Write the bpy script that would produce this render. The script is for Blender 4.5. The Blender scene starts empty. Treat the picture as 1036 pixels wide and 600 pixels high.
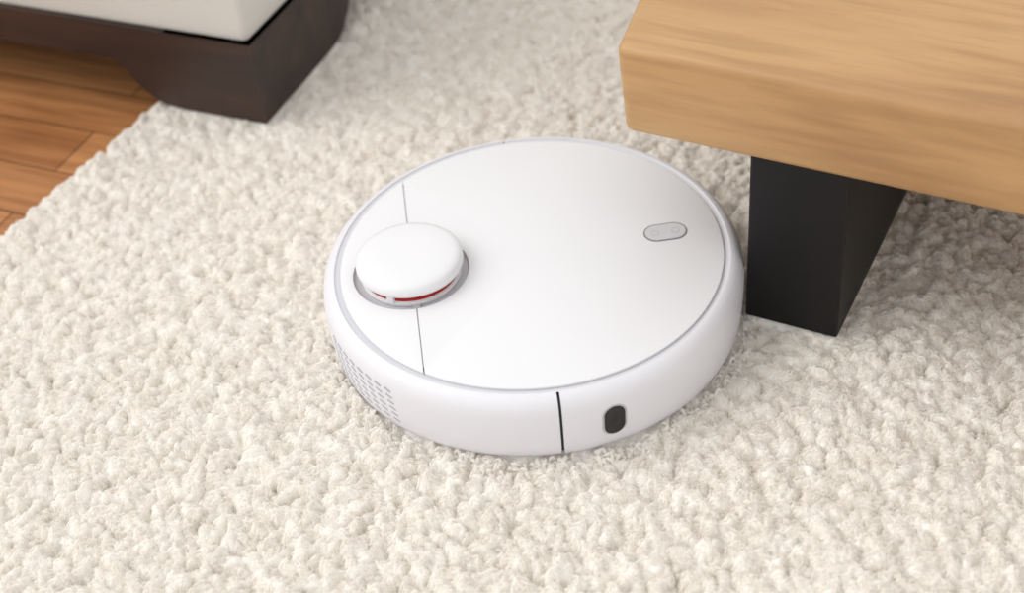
import bpy, bmesh, math
import numpy as np
from mathutils import Vector, Matrix
sc=bpy.context.scene
# ---------------- camera ----------------
p=math.radians(41); rho=math.radians(6.0)
r0=Vector((1,0,0)); u0=Vector((0,math.sin(p),math.cos(p))); fw=Vector((0,math.cos(p),-math.sin(p)))
R=math.cos(rho)*r0-math.sin(rho)*u0; U=math.sin(rho)*r0+math.cos(rho)*u0
C=Vector((-.0189,-.9336,.8290))
cd=bpy.data.cameras.new('camera'); cam=bpy.data.objects.new('camera',cd); sc.collection.objects.link(cam)
cd.sensor_width=36; cd.lens=52.124; cd.clip_start=.01
M=Matrix((R,U,-fw)).transposed().to_4x4(); M.translation=C; cam.matrix_world=M
cd.dof.use_dof=True; cd.dof.focus_distance=1.14; cd.dof.aperture_fstop=4.0
sc.camera=cam
try: sc.view_settings.view_transform='Standard'
except: pass
ZT=.062
H=.17; T=.076
K=Vector((.0803,.0016,H)); th=-.5353
S=Vector((-.2460,.3215,0)); sth=-.4567
head=.0529
# ---------------- helpers ----------------
def srgb(r,g,b):
    f=lambda c:(c/255/12.92 if c/255<=.04045 else ((c/255+.055)/1.055)**2.4)
    return (f(r),f(g),f(b),1)
def mat(name):
    m=bpy.data.materials.new(name); m.use_nodes=True; nt=m.node_tree
    return m,nt,nt.nodes['Principled BSDF']
def simple(name,col,rough=.5,metal=0,coat=0,noise=.0):
    m,nt,b=mat(name); b.inputs['Roughness'].default_value=rough; b.inputs['Metallic'].default_value=metal
    b.inputs['Coat Weight'].default_value=coat
    tc=nt.nodes.new('ShaderNodeTexCoord'); n=nt.nodes.new('ShaderNodeTexNoise'); n.inputs['Scale'].default_value=40
    nt.links.new(tc.outputs['Object'],n.inputs['Vector'])
    r=nt.nodes.new('ShaderNodeValToRGB'); nt.links.new(n.outputs['Fac'],r.inputs['Fac'])
    r.color_ramp.elements[0].color=tuple(c*(1-noise) for c in col[:3])+(1,); r.color_ramp.elements[1].color=tuple(min(1,c*(1+noise)) for c in col[:3])+(1,)
    nt.links.new(r.outputs['Color'],b.inputs['Base Color'])
    return m
def link(name,bm_or_me,mats,parent=None,smooth=False,auto=None):
    if isinstance(bm_or_me,bmesh.types.BMesh):
        me=bpy.data.meshes.new(name); bm_or_me.to_mesh(me); bm_or_me.free()
    else: me=bm_or_me
    ob=bpy.data.objects.new(name,me); sc.collection.objects.link(ob)
    for m in (mats if isinstance(mats,list) else [mats]): me.materials.append(m)
    if smooth: 
        me.polygons.foreach_set('use_smooth',[True]*len(me.polygons))
        if auto: me.set_sharp_from_angle(angle=math.radians(auto))
    if parent: ob.parent=parent
    return ob
def empty(name,loc,rz=0):
    e=bpy.data.objects.new(name,None); sc.collection.objects.link(e); e.location=loc; e.rotation_euler=(0,0,rz); e.empty_display_size=.05; return e
def box(x0,x1,y0,y1,z0,z1,bev=0,seg=3):
    bm=bmesh.new(); bmesh.ops.create_cube(bm,size=1)
    for v in bm.verts: v.co=Vector(((x0+x1)/2+v.co.x*(x1-x0),(y0+y1)/2+v.co.y*(y1-y0),(z0+z1)/2+v.co.z*(z1-z0)))
    if bev: bmesh.ops.bevel(bm,geom=bm.edges[:],offset=bev,segments=seg,affect='EDGES',profile=.5)
    return bm
def lathe(prof,a0=0,a1=2*math.pi,n=192,closed_prof=False):
    bm=bmesh.new(); full=abs(a1-a0-2*math.pi)<1e-6; cols=[]
    for i in range(n if full else n+1):
        a=a0+(a1-a0)*i/n; cols.append([bm.verts.new((r*math.cos(a),r*math.sin(a),z)) for r,z in prof])
    m=len(prof)
    for i in range(n):
        A=cols[i]; B=cols[(i+1)%len(cols)]
        for j in range(m if closed_prof else m-1):
            k=(j+1)%m; bm.faces.new((A[j],B[j],B[k],A[k]))
    if not full and closed_prof:
        bm.faces.new(cols[0]); bm.faces.new(cols[-1][::-1])
    bmesh.ops.remove_doubles(bm,verts=bm.verts,dist=1e-6)
    bmesh.ops.recalc_face_normals(bm,faces=bm.faces)
    return bm
def extrude_poly(pts,h):
    bm=bmesh.new(); a=[bm.verts.new((x,y,0)) for x,y in pts]; b=[bm.verts.new((x,y,h)) for x,y in pts]
    bm.faces.new(a[::-1]); bm.faces.new(b); n=len(pts)
    for i in range(n): bm.faces.new((a[i],a[(i+1)%n],b[(i+1)%n],b[i]))
    bmesh.ops.recalc_face_normals(bm,faces=bm.faces); return bm
def pill(L,W,n=16):
    r=W/2; s=L/2-r; pts=[]
    for i in range(n+1): a=-math.pi/2+math.pi*i/n; pts.append((s+r*math.cos(a),r*math.sin(a)))
    for i in range(n+1): a=math.pi/2+math.pi*i/n; pts.append((-s+r*math.cos(a),r*math.sin(a)))
    return pts
# ---------------- materials ----------------
white=simple('white_plastic',srgb(235,235,237),.32,noise=.004)
white2=simple('white_plastic_satin',srgb(230,229,234),.4,noise=.004)
greyring=simple('grey_groove',srgb(220,220,224),.3)
seamg=simple('seam_grey',srgb(190,190,194),.5)
dark=simple('black_plastic',(.006,.006,.008,1),.2)
gap=simple('dark_gap',(.03,.03,.034,1),.6)
greyd=simple('grey_outline',srgb(122,122,126),.4)
icong=simple('icon_grey',srgb(176,176,179),.4)
btnm=simple('button_grey',srgb(204,204,206),.35)
vent=simple('vent_grey',srgb(180,180,190),.6)
red=simple('red_lens',(.30,.006,.003,1),.12)
red.node_tree.nodes['Principled BSDF'].inputs['Emission Color'].default_value=(.8,.02,.01,1)
red.node_tree.nodes['Principled BSDF'].inputs['Emission Strength'].default_value=.08
def wood(name,c1,c2,c3,scale=(1.2,14,14),rough=.45,bump=.05,fine=.35,flo=(.62,.56,.48,1)):
    m,nt,b=mat(name); N=nt.nodes.new; Lk=nt.links.new
    tc=N('ShaderNodeTexCoord'); mp=N('ShaderNodeMapping'); mp.inputs['Scale'].default_value=scale; Lk(tc.outputs['Object'],mp.inputs['Vector'])
    w=N('ShaderNodeTexNoise'); w.inputs['Scale'].default_value=1.3; w.inputs['Detail'].default_value=2; Lk(mp.outputs[0],w.inputs['Vector'])
    mx=N('ShaderNodeMixRGB'); mx.blend_type='ADD'; mx.inputs[0].default_value=.9; Lk(mp.outputs[0],mx.inputs[1]); Lk(w.outputs['Color'],mx.inputs[2])
    n=N('ShaderNodeTexNoise'); n.inputs['Scale'].default_value=2.2; n.inputs['Detail'].default_value=5; n.inputs['Roughness'].default_value=.5; Lk(mx.outputs[0],n.inputs['Vector'])
    mp2=N('ShaderNodeMapping'); mp2.inputs['Scale'].default_value=(scale[0]*4,scale[1]*9,scale[2]*9); Lk(tc.outputs['Object'],mp2.inputs['Vector'])
    f=N('ShaderNodeTexNoise'); f.inputs['Scale'].default_value=2; f.inputs['Detail'].default_value=4; Lk(mp2.outputs[0],f.inputs['Vector'])
    r=N('ShaderNodeValToRGB'); e=r.color_ramp.elements; e[0].position=.3; e[0].color=c3; e[1].position=.72; e[1].color=c1
    k=e.new(.5); k.color=c2
    Lk(n.outputs['Fac'],r.inputs['Fac'])
    ov=N('ShaderNodeMixRGB'); ov.blend_type='MULTIPLY'; ov.inputs[0].default_value=fine
    rr=N('ShaderNodeValToRGB'); rr.color_ramp.elements[0].position=.34; rr.color_ramp.elements[0].color=flo; rr.color_ramp.elements[1].position=.56; rr.color_ramp.elements[1].color=(1,1,1,1)
    Lk(f.outputs['Fac'],rr.inputs['Fac']); Lk(r.outputs[0],ov.inputs[1]); Lk(rr.outputs[0],ov.inputs[2]); 
    b.inputs['Roughness'].default_value=rough
    bp=N('ShaderNodeBump'); bp.inputs['Strength'].default_value=bump; bp.inputs['Distance'].default_value=.002; Lk(f.outputs['Fac'],bp.inputs['Height']); Lk(bp.outputs[0],b.inputs['Normal'])
    Lk(ov.outputs[0],b.inputs['Base Color'])
    return m
oak=wood('oak_wood',srgb(202,162,114),srgb(188,147,99),srgb(160,119,76),scale=(1.1,6,6),fine=.38)
darkwood=wood('dark_walnut',srgb(66,44,35),srgb(48,32,26),srgb(30,20,18),(2,12,12),.4)
# ---------------- robot vacuum ----------------
rob=empty('robot_vacuum',(0,0,0),head)
z=ZT
rim=[(.1608,z-.010),(.1608,z-.0015),(.1613,z-.0006),(.1632,z-.0008),(.1665,z-.0028),(.1693,z-.0058),(.1712,z-.010),(.1722,z-.016),(.1725,z-.024),(.1722,z-.036),(.1712,z-.050),(.1700,.006),(.1690,.003),(.166,.001),(.150,.001),(.150,z-.012)]
g=math.radians(.5)
A0,A1=-1.5826,1.5929
link('bumper',lathe(rim,A0+g,A1-g,120,True),white2,rob,True,40)
link('body_shell',lathe(rim,A1+g*.5,2*math.pi+A0-g*.5,120,True),white2,rob,True,40)
link('chassis',lathe([(0,.002),(.165,.002),(.1685,.006),(.1685,z-.012),(.166,z-.0045),(.1600,z-.0045),(0,z-.0045)],n=128),gap,rob,True,30)
link('lid_seat',lathe([(0,z-.0037),(.153,z-.0037),(.1535,z-.0034),(.1608,z-.0020)],n=192),greyring,rob,True)
sx=-.0971
link('hinge_strip',box(sx-.0027,sx+.0027,-.115,.115,z-.0037,z-.0012),seamg,rob)
tx,ty=-.0983,-.0014
hole_r=.0475
lid=link('lid',lathe([(0,z-.0035),(.1552,z-.0035),(.1560,z-.0010),(.1558,z-.0003),(.1550,z),(0,z+.0003)],n=256),white,rob,True,35)
def cut(ob,bm,name):
    c=link(name,bm,white); c.parent=ob.parent
    m=ob.modifiers.new('b','BOOLEAN'); m.operation='DIFFERENCE'; m.solver='EXACT'; m.object=c
    bpy.context.view_layer.update()
    dg=bpy.context.evaluated_depsgraph_get(); me=bpy.data.meshes.new_from_object(ob.evaluated_get(dg))
    ob.modifiers.clear(); ob.data=me; bpy.data.objects.remove(c)
hb=lathe([(0,z-.01),(hole_r,z-.01),(hole_r,z+.01),(0,z+.01)],n=96)
bmesh.ops.translate(hb,verts=hb.verts,vec=(tx,ty,0)); cut(lid,hb,'c1')
cut(lid,box(sx-.0005,sx+.0005,-.2,.2,z-.01,z+.01),'c2')
lid.data.set_sharp_from_angle(angle=math.radians(30))
def place(bm,x,y,zz=0):
    bmesh.ops.translate(bm,verts=bm.verts,vec=(x,y,zz)); return bm
link('turret_recess',place(lathe([(0,z-.0036),(.0415,z-.0036),(.0462,z-.0032),(.0474,z-.0004)],n=96),tx,ty),simple('recess_grey',srgb(200,200,204),.4),rob,True,30)
link('turret_base',place(lathe([(.0,z-.004),(.0395,z-.004),(.0408,z-.002),(.0408,z-.0002),(.039,z+.0008),(0,z+.0008)],n=96),tx,ty),white,rob,True,35)
link('turret_lens',place(lathe([(.0,z+.000),(.0385,z+.000),(.0385,z+.0080),(0,z+.0080)],n=96),tx,ty),red,rob,True,35)
link('turret_cap',place(lathe([(0,z+.0072),(.0412,z+.0072),(.0428,z+.0080),(.0436,z+.0096),(.0436,z+.0129),(.0428,z+.0157),(.0407,z+.0176),(.036,z+.0188),(.02,z+.0195),(0,z+.0197)],n=96),tx,ty),white,rob,True,50)
for i,a in enumerate((-2.05,-.35,1.2,2.6)):
    bm=box(-.0025,.0030,-.003,.003,z-.001,z+.009,.0006); bmesh.ops.rotate(bm,verts=bm.verts,matrix=Matrix.Rotation(a,3,'Z'))
    link('turret_post_%d'%(i+1),place(bm,tx+.0385*math.cos(a),ty+.0385*math.sin(a)),white,rob)
bx,by=.1117,.0026; ba=.0057
def pl(L,W,h,z0,ang=0):
    bm=extrude_poly(pill(L,W),h); bmesh.ops.rotate(bm,verts=bm.verts,matrix=Matrix.Rotation(ang,3,'Z')); return place(bm,bx,by,z0)
link('button_outline',pl(.0360,.0220,.0007,z-.0002,ba),greyd,rob)
link('button_plate',pl(.0336,.0196,.0007,z+.0000,ba),btnm,rob)
for i,s in enumerate((-.0085,.0085)):
    bm=lathe([(.0030,z+.0007),(.0030,z+.0008),(.0034,z+.0008),(.0034,z+.0007)],n=24)
    link('button_icon_%d'%(i+1),place(bm,bx+s*math.cos(ba),by+s*math.sin(ba)),icong,rob)
def wallr(zz):
    q=[(b,a) for a,b in rim[8:12]]
    for (z1,r1),(z2,r2) in zip(q,q[1:]):
        if z2<=zz<=z1: return r1+(r2-r1)*(z1-zz)/(z1-z2)
    return .1725
def on_wall(ang,zc,L,W,off,tilt=0,vert=False,n=10):
    pts=pill(L,W,n); bm=bmesh.new(); vs=[]; vi=[]
    for x,y in pts:
        if vert: x,y=-y,x
        x,y=x*math.cos(tilt)-y*math.sin(tilt),x*math.sin(tilt)+y*math.cos(tilt)
        zz=zc+y; a=ang+x/.172
        r=wallr(zz)+off; vs.append(bm.verts.new((r*math.cos(a),r*math.sin(a),zz)))
        r-=.002; vi.append(bm.verts.new((r*math.cos(a),r*math.sin(a),zz)))
    bm.faces.new(vs); k=len(vs)
    for i in range(k): bm.faces.new((vs[i],vi[i],vi[(i+1)%k],vs[(i+1)%k]))
    bmesh.ops.recalc_face_normals(bm,faces=bm.faces)
    return bm
wa=-1.3432
link('dock_sensor_frame',on_wall(wa,.0300,.0315,.0200,.0003,vert=True),simple('sensor_frame_grey',srgb(190,190,195),.35),rob)
link('dock_sensor_window',on_wall(wa,.0300,.0285,.0165,.0007,vert=True),dark,rob)
v0,v1=3.4381,3.9493
bmv=bmesh.new()
for row in range(6):
    for c in range(8):
        a=v0+(v1-v0)*(c+.35*row/5)/8; zz=.0445-row*.0062
        t=on_wall(a,zz,.0070,.0020,.0003,tilt=-.25,n=4); me=bpy.data.meshes.new('t'); t.to_mesh(me); t.free(); bmv.from_mesh(me); bpy.data.meshes.remove(me)
link('vent_slots',bmv,vent,rob)
for i,s in enumerate((-1,1)):
    bm=lathe([(0,-.009),(.02,-.009),(.022,-.006),(.022,.006),(.02,.009),(0,.009)],n=48); bmesh.ops.rotate(bm,verts=bm.verts,matrix=Matrix.Rotation(math.pi/2,3,'X'))
    link('wheel_%d'%(i+1),place(bm,0,s*.11,.0225),dark,rob,True,30)
# ---------------- table ----------------
tab=empty('coffee_table',(K.x,K.y,0),th)
sl=(-.0147+.0034)/(.0525+.0101)
top=bmesh.new()
y0=0.0; y1=.50
vs=[(0,y0,H),(1.15,y0,H),(1.15,y1,H),(sl*y1*.6,y1,H),(-.0048,y0,H+T),(1.15,y0,H+T),(1.15,y1,H+T),(-.0048+sl*y1,y1,H+T)]
V=[top.verts.new(v) for v in vs]
for f in ((3,2,1,0),(4,5,6,7),(0,1,5,4),(1,2,6,5),(2,3,7,6),(3,0,4,7)): top.faces.new([V[i] for i in f])
bmesh.ops.recalc_face_normals(top,faces=top.faces)
bmesh.ops.bevel(top,geom=top.edges[:],offset=.007,segments=4,affect='EDGES',profile=.5)
link('tabletop',top,oak,tab,True,50)
legm=simple('charcoal_leg',srgb(17,15,16),.45,0,noise=.06)
legm.node_tree.nodes['Principled BSDF'].inputs['Specular IOR Level'].default_value=.3
qx,lw,ly=.0958,.0776,.0150
link('leg_1',box(qx,qx+lw,ly,.42,.0008,H+.001,.002,2),legm,tab)
link('leg_2',box(1.15-qx-lw,1.15-qx,ly,.42,.0008,H+.001,.002,2),legm,tab)
# ---------------- sofa ----------------
sofa=empty('sofa',(S.x,S.y,0),sth)
HB=.091; RB=.050
def footprof(L,foot): return [(0,.0008),(foot*.8,.0008),(foot-.004,.003),(foot+.010,.009),(foot+.024,.022),(foot+.034,.038),(foot+.050,RB),(L,RB),(L,HB),(0,HB)]
bm=extrude_poly(footprof(1.5,.122),.10)
for v in bm.verts: x,y,zz=v.co; v.co=Vector((-x,zz,y))
bmesh.ops.recalc_face_normals(bm,faces=bm.faces); link('front_rail',bm,darkwood,sofa)
bm=extrude_poly(footprof(.8,.165),.10)
for v in bm.verts: x,y,zz=v.co; v.co=Vector((-zz-.0005,x+.0005,y))
bmesh.ops.recalc_face_normals(bm,faces=bm.faces); link('side_rail',bm,darkwood,sofa)
for i,(fx,fy) in enumerate(((-1.45,.02),(-1.45,.70),(-.11,.70))):
    link('rear_foot_%d'%(i+1),box(fx,fx+.1,fy,fy+.08,-.018 if fx<-1 else .0008,RB,.004),darkwood,sofa)
m,nt,b=mat('white_fabric'); b.inputs['Roughness'].default_value=.9
tc=nt.nodes.new('ShaderNodeTexCoord'); n=nt.nodes.new('ShaderNodeTexNoise'); n.inputs['Scale'].default_value=500; nt.links.new(tc.outputs['Object'],n.inputs['Vector'])
bp=nt.nodes.new('ShaderNodeBump'); bp.inputs['Strength'].default_value=.3; bp.inputs['Distance'].default_value=.001; nt.links.new(n.outputs[0],bp.inputs['Height']); nt.links.new(bp.outputs[0],b.inputs['Normal'])
b.inputs['Base Color'].default_value=srgb(218,214,207)
link('seat_deck',box(-1.49,-.01,.01,.79,HB-.03,HB-.001),darkwood,sofa)
link('upholstery',box(-1.5,-.006,.006,.8,HB-.003,HB+.30,.007,4),m,sofa,True,60)
# ---------------- floor ----------------
e0=Vector((-.4910,.1925,0)); e1=Vector((-.3715,.3866,0)); ed=(e1-e0).normalized(); ea=math.atan2(ed.y,ed.x)
m,nt,b=mat('floor_planks'); N=nt.nodes.new; Lk=nt.links.new
tc=N('ShaderNodeTexCoord'); mp=N('ShaderNodeMapping'); mp.inputs['Rotation'].default_value=(0,0,-sth); Lk(tc.outputs['Object'],mp.inputs['Vector'])
br=N('ShaderNodeTexBrick'); br.inputs['Scale'].default_value=1; br.inputs['Brick Width'].default_value=.55; br.inputs['Row Height'].default_value=.07; br.inputs['Mortar Size'].default_value=.0009
br.inputs['Color1'].default_value=srgb(200,142,92); br.inputs['Color2'].default_value=srgb(168,112,66); br.inputs['Mortar'].default_value=srgb(90,52,30)
Lk(mp.outputs[0],br.inputs['Vector'])
mp2=N('ShaderNodeMapping'); mp2.inputs['Scale'].default_value=(5,60,1); Lk(mp.outputs[0],mp2.inputs['Vector'])
n=N('ShaderNodeTexNoise'); n.inputs['Scale'].default_value=1.5; n.inputs['Detail'].default_value=6; Lk(mp2.outputs[0],n.inputs['Vector'])
r=N('ShaderNodeValToRGB'); r.color_ramp.elements[0].position=.3; r.color_ramp.elements[0].color=(.55,.45,.37,1); r.color_ramp.elements[1].position=.65; r.color_ramp.elements[1].color=(1.05,1.05,1.05,1)
Lk(n.outputs[0],r.inputs[0]); mx=N('ShaderNodeMixRGB'); mx.blend_type='MULTIPLY'; mx.inputs[0].default_value=.8; Lk(br.outputs['Color'],mx.inputs[1]); Lk(r.outputs[0],mx.inputs[2]); Lk(mx.outputs[0],b.inputs['Base Color']); b.inputs['Roughness'].default_value=.4
bm=bmesh.new(); bmesh.ops.create_grid(bm,x_segments=1,y_segments=1,size=3)
fl=link('floor',bm,m); fl.location=(0,0,-.018)
# ---------------- rug ----------------
rng=np.random.default_rng(5)
tab_r=rng.random((256,256,6))
def vnoise(x,y,k=0):
    xi=np.floor(x).astype(int); yi=np.floor(y).astype(int); fx=x-xi; fy=y-yi
    fx=fx*fx*(3-2*fx); fy=fy*fy*(3-2*fy); t=tab_r[:,:,k]
    a=t[xi%256,yi%256]; b_=t[(xi+1)%256,yi%256]; c=t[xi%256,(yi+1)%256]; d_=t[(xi+1)%256,(yi+1)%256]
    return (a*(1-fx)+b_*fx)*(1-fy)+(c*(1-fx)+d_*fx)*fy
def rugheight(X,Y):
    wx=X+.008*(vnoise(X/.011,Y/.011,0)-.5)+.004*(vnoise(X/.004,Y/.004,1)-.5)
    wy=Y+.008*(vnoise(X/.011+50,Y/.011,1)-.5)+.004*(vnoise(X/.004+9,Y/.004,0)-.5)
    cell=.0108; cx=wx/cell; cy=wy/cell; xi=np.floor(cx).astype(int); yi=np.floor(cy).astype(int)
    best=np.full(X.shape,-1.0)
    for dx in (-1,0,1):
        for dy in (-1,0,1):
            ix=(xi+dx)%256; iy=(yi+dy)%256; t=tab_r[ix,iy]
            ox=cx-(xi+dx+t[...,0]); oy=cy-(yi+dy+t[...,1]); an=t[...,2]*math.pi; ca=np.cos(an); sa=np.sin(an)
            u=(ox*ca+oy*sa)/1.35; v=(-ox*sa+oy*ca)/.74
            best=np.maximum(best,.4+.6*t[...,3]-1.0*(u*u+v*v))
    best=np.clip(best,-.3,1)
    return best*.0090+.0026*(vnoise(X/.0045,Y/.0045,2)-.5)+.003*(vnoise(X/.05,Y/.05,3)-.5)-.0096
st=.0021; La,Lb=-.95,1.25; W=1.85
nu=int((Lb-La)/st); nv=int(W/st)
uu=np.linspace(La,Lb,nu); vv=np.linspace(0,W,nv)
Ug,Vg=np.meshgrid(uu,vv,indexing='ij')
ce,se=math.cos(ea),math.sin(ea)
def toworld(u,v): return e0.x+ce*u+se*v, e0.y+se*u-ce*v
def press(u,v,rr=.166):
    x,y=toworld(u,v)
    a=np.clip((rr-np.hypot(x,y))/.006,0,1)
    def rect(ox,oy,an,x0,x1,y0,y1):
        c,s=math.cos(an),math.sin(an); lx=(x-ox)*c+(y-oy)*s; ly_=-(x-ox)*s+(y-oy)*c
        dd=np.minimum(np.minimum(lx-x0,x1-lx),np.minimum(ly_-y0,y1-ly_)); return np.clip(dd/.004,0,1)
    a=np.maximum(a,rect(K.x,K.y,th,qx,qx+lw,ly,.42))
    a=np.maximum(a,rect(K.x,K.y,th,1.15-qx-lw,1.15-qx,ly,.42))
    a=np.maximum(a,rect(S.x,S.y,sth,-.122,0,0,.10)); a=np.maximum(a,rect(S.x,S.y,sth,-.1,0,0,.165))
    return a
def softcap(h): return np.where(h>-.001,-.001+.0015*np.tanh((h+.001)/.0015*.7),h)
Hh=softcap(rugheight(Ug+3,Vg+3))
Pm=press(Ug,Vg); Hh=np.minimum(Hh*(1-Pm)+Pm*(-.0005),.0005)
wig=.004*(vnoise(Ug/.012,Vg*0+5,4)-.5)
edge=np.clip(Vg/.012,0,1); Hh=Hh-(1-np.sqrt(1-(1-edge)**2))*.009
Hh[:,0]=-.0178
co=np.stack([Ug,-(Vg+wig*np.exp(-Vg/.02)),Hh],-1).reshape(-1,3).astype(np.float32)
idx=np.arange(nu*nv).reshape(nu,nv)
q4=np.stack([idx[:-1,:-1],idx[:-1,1:],idx[1:,1:],idx[1:,:-1]],-1).reshape(-1,4)[:, ::-1]
me=bpy.data.meshes.new('rug'); me.vertices.add(len(co)); me.vertices.foreach_set('co',co.ravel())
me.loops.add(q4.size); me.loops.foreach_set('vertex_index',q4.ravel().astype(np.int32))
me.polygons.add(len(q4)); me.polygons.foreach_set('loop_start',np.arange(0,q4.size,4,dtype=np.int32)); 
me.update(calc_edges=True); me.validate()
m,nt,b=mat('rug_pile'); N=nt.nodes.new; Lk=nt.links.new
tc=N('ShaderNodeTexCoord')
n1=N('ShaderNodeTexNoise'); n1.inputs['Scale'].default_value=60; n1.inputs['Detail'].default_value=4; Lk(tc.outputs['Object'],n1.inputs['Vector'])
r=N('ShaderNodeValToRGB'); r.color_ramp.elements[0].position=.3; r.color_ramp.elements[0].color=srgb(243,238,231); r.color_ramp.elements[1].position=.65; r.color_ramp.elements[1].color=srgb(253,250,245)
Lk(n1.outputs[0],r.inputs[0]); Lk(r.outputs[0],b.inputs['Base Color']); b.inputs['Roughness'].default_value=1; b.inputs['Specular IOR Level'].default_value=.1
tr=N('ShaderNodeBsdfTranslucent'); Lk(r.outputs[0],tr.inputs['Color']); ms=N('ShaderNodeMixShader'); ms.inputs[0].default_value=.38
Lk(b.outputs[0],ms.inputs[1]); Lk(tr.outputs[0],ms.inputs[2]); 
fm=m; Lk(ms.outputs[0],nt.nodes['Material Output'].inputs['Surface'])
m2=m.copy(); m2.name='rug_wool_surface'; nt=m2.node_tree; N=nt.nodes.new; Lk=nt.links.new
b2=nt.nodes['Principled BSDF']; Lk(b2.outputs[0],nt.nodes['Material Output'].inputs['Surface'])
tc2=[x for x in nt.nodes if x.type=='TEX_COORD'][0]
n2=N('ShaderNodeTexNoise'); n2.inputs['Scale'].default_value=520; n2.inputs['Detail'].default_value=3; Lk(tc2.outputs['Object'],n2.inputs['Vector'])
bp=N('ShaderNodeBump'); bp.inputs['Strength'].default_value=.6; bp.inputs['Distance'].default_value=.0011; Lk(n2.outputs[0],bp.inputs['Height']); Lk(bp.outputs[0],b2.inputs['Normal'])
rug=link('rug',me,m2,None,True); rug.location=e0; rug.rotation_euler=(0,0,ea)
def fibres(name,cell,Lmin,Lvar,rad,curl,turns,lie,K_,seed,lift,ring=False):
    rng=np.random.default_rng(seed)
    NU=int((Lb-La)/cell); NV=int((W)/cell)
    gu,gv=np.meshgrid(np.arange(NU),np.arange(NV),indexing='ij')
    fu=(La+(gu+rng.random(gu.shape))*cell).ravel(); fv=((gv+rng.random(gu.shape))*cell+.001).ravel()
    x,y=toworld(fu,fv)
    if ring:
        rr_=np.hypot(x,y); keep=(rr_>.1725)&(rr_<.1725+.012*rng.random(len(rr_))**.7)
    else: keep=(y>-.50)&(y<1.3)&(np.abs(x+.02)<.60+.36*(y+.45))&(press(fu,fv,.172)<.02)
    fu=fu[keep]; fv=fv[keep]; n=len(fu)
    e=.0012
    h0=rugheight(fu+3,fv+3); hx=(rugheight(fu+3+e,fv+3)-h0)/e; hy=(rugheight(fu+3,fv+3+e)-h0)/e
    fa=vnoise(fu/.012,fv/.012,4)*5*math.pi
    lx=-hx*.7+.6*np.cos(fa)+.6*rng.normal(size=n); ly2=-hy*.7+.6*np.sin(fa)+.6*rng.normal(size=n)
    L=Lmin+Lvar*rng.random(n); cph=rng.random(n)*2*math.pi; sg=np.where(rng.random(n)>.5,1,-1)
    dl=np.sqrt(lx*lx+ly2*ly2+1e-6); lx/=dl; ly2/=dl
    lf=lift*(.45+.55*vnoise(fu/.007,fv/.007,5)*1.6) if ring else lift
    pts=np.zeros((n,K_,3))
    for k in range(K_):
        t=k/(K_-1); hor=t*L*lie
        U_=fu+lx*hor+curl*(np.cos(cph+sg*t*turns)-np.cos(cph)); V_=fv+ly2*hor+curl*(np.sin(cph+sg*t*turns)-np.sin(cph))
        hh=softcap(rugheight(U_+3,V_+3)); eg=np.clip(V_/.012,0,1); hh=hh-(1-np.sqrt(1-(1-eg)**2))*.009
        pts[:,k,0]=U_; pts[:,k,1]=-V_
        pts[:,k,2]=hh+lf*np.sin(math.pi*min(1,t*.85+.05))-rad*.3
    hc=bpy.data.hair_curves.new(name); hc.add_curves([K_]*n)
    hc.attributes['position'].data.foreach_set('vector',pts.astype(np.float32).ravel())
    ra=hc.attributes.get('radius') or hc.attributes.new('radius','FLOAT','POINT')
    pr=np.sin(np.linspace(.45,math.pi-.35,K_))*rad
    ra.data.foreach_set('value',np.tile(pr.astype(np.float32),n))
    ho=bpy.data.objects.new(name,hc); sc.collection.objects.link(ho); ho.parent=rug; hc.materials.append(fm)
fibres('wool_yarn',.0050,.008,.006,.0013,.0024,4.0,.8,8,11,.0024)
fibres('wool_fuzz',.0021,.004,.004,.00030,.0012,5.0,.65,6,12,.0028)
fibres('wool_tufts_at_robot',.0030,.007,.004,.0013,.0018,3.5,.5,6,13,.0058,True)
# ---------------- lights ----------------
w=bpy.data.worlds.new('world'); sc.world=w; w.use_nodes=True; bg=w.node_tree.nodes['Background']; bg.inputs[0].default_value=(.985,.985,.985,1); bg.inputs[1].default_value=.95
def sun(name,dirv,e,ang,col):
    l=bpy.data.lights.new(name,'SUN'); l.energy=e; l.angle=math.radians(ang); l.color=col
    o=bpy.data.objects.new(name,l); sc.collection.objects.link(o); o.rotation_euler=Vector(dirv).to_track_quat('-Z','Y').to_euler(); o.location=(-1,0,2)
sun('window_sun',(.75,-.05,-.75),1.3,45,(1,.98,.955))
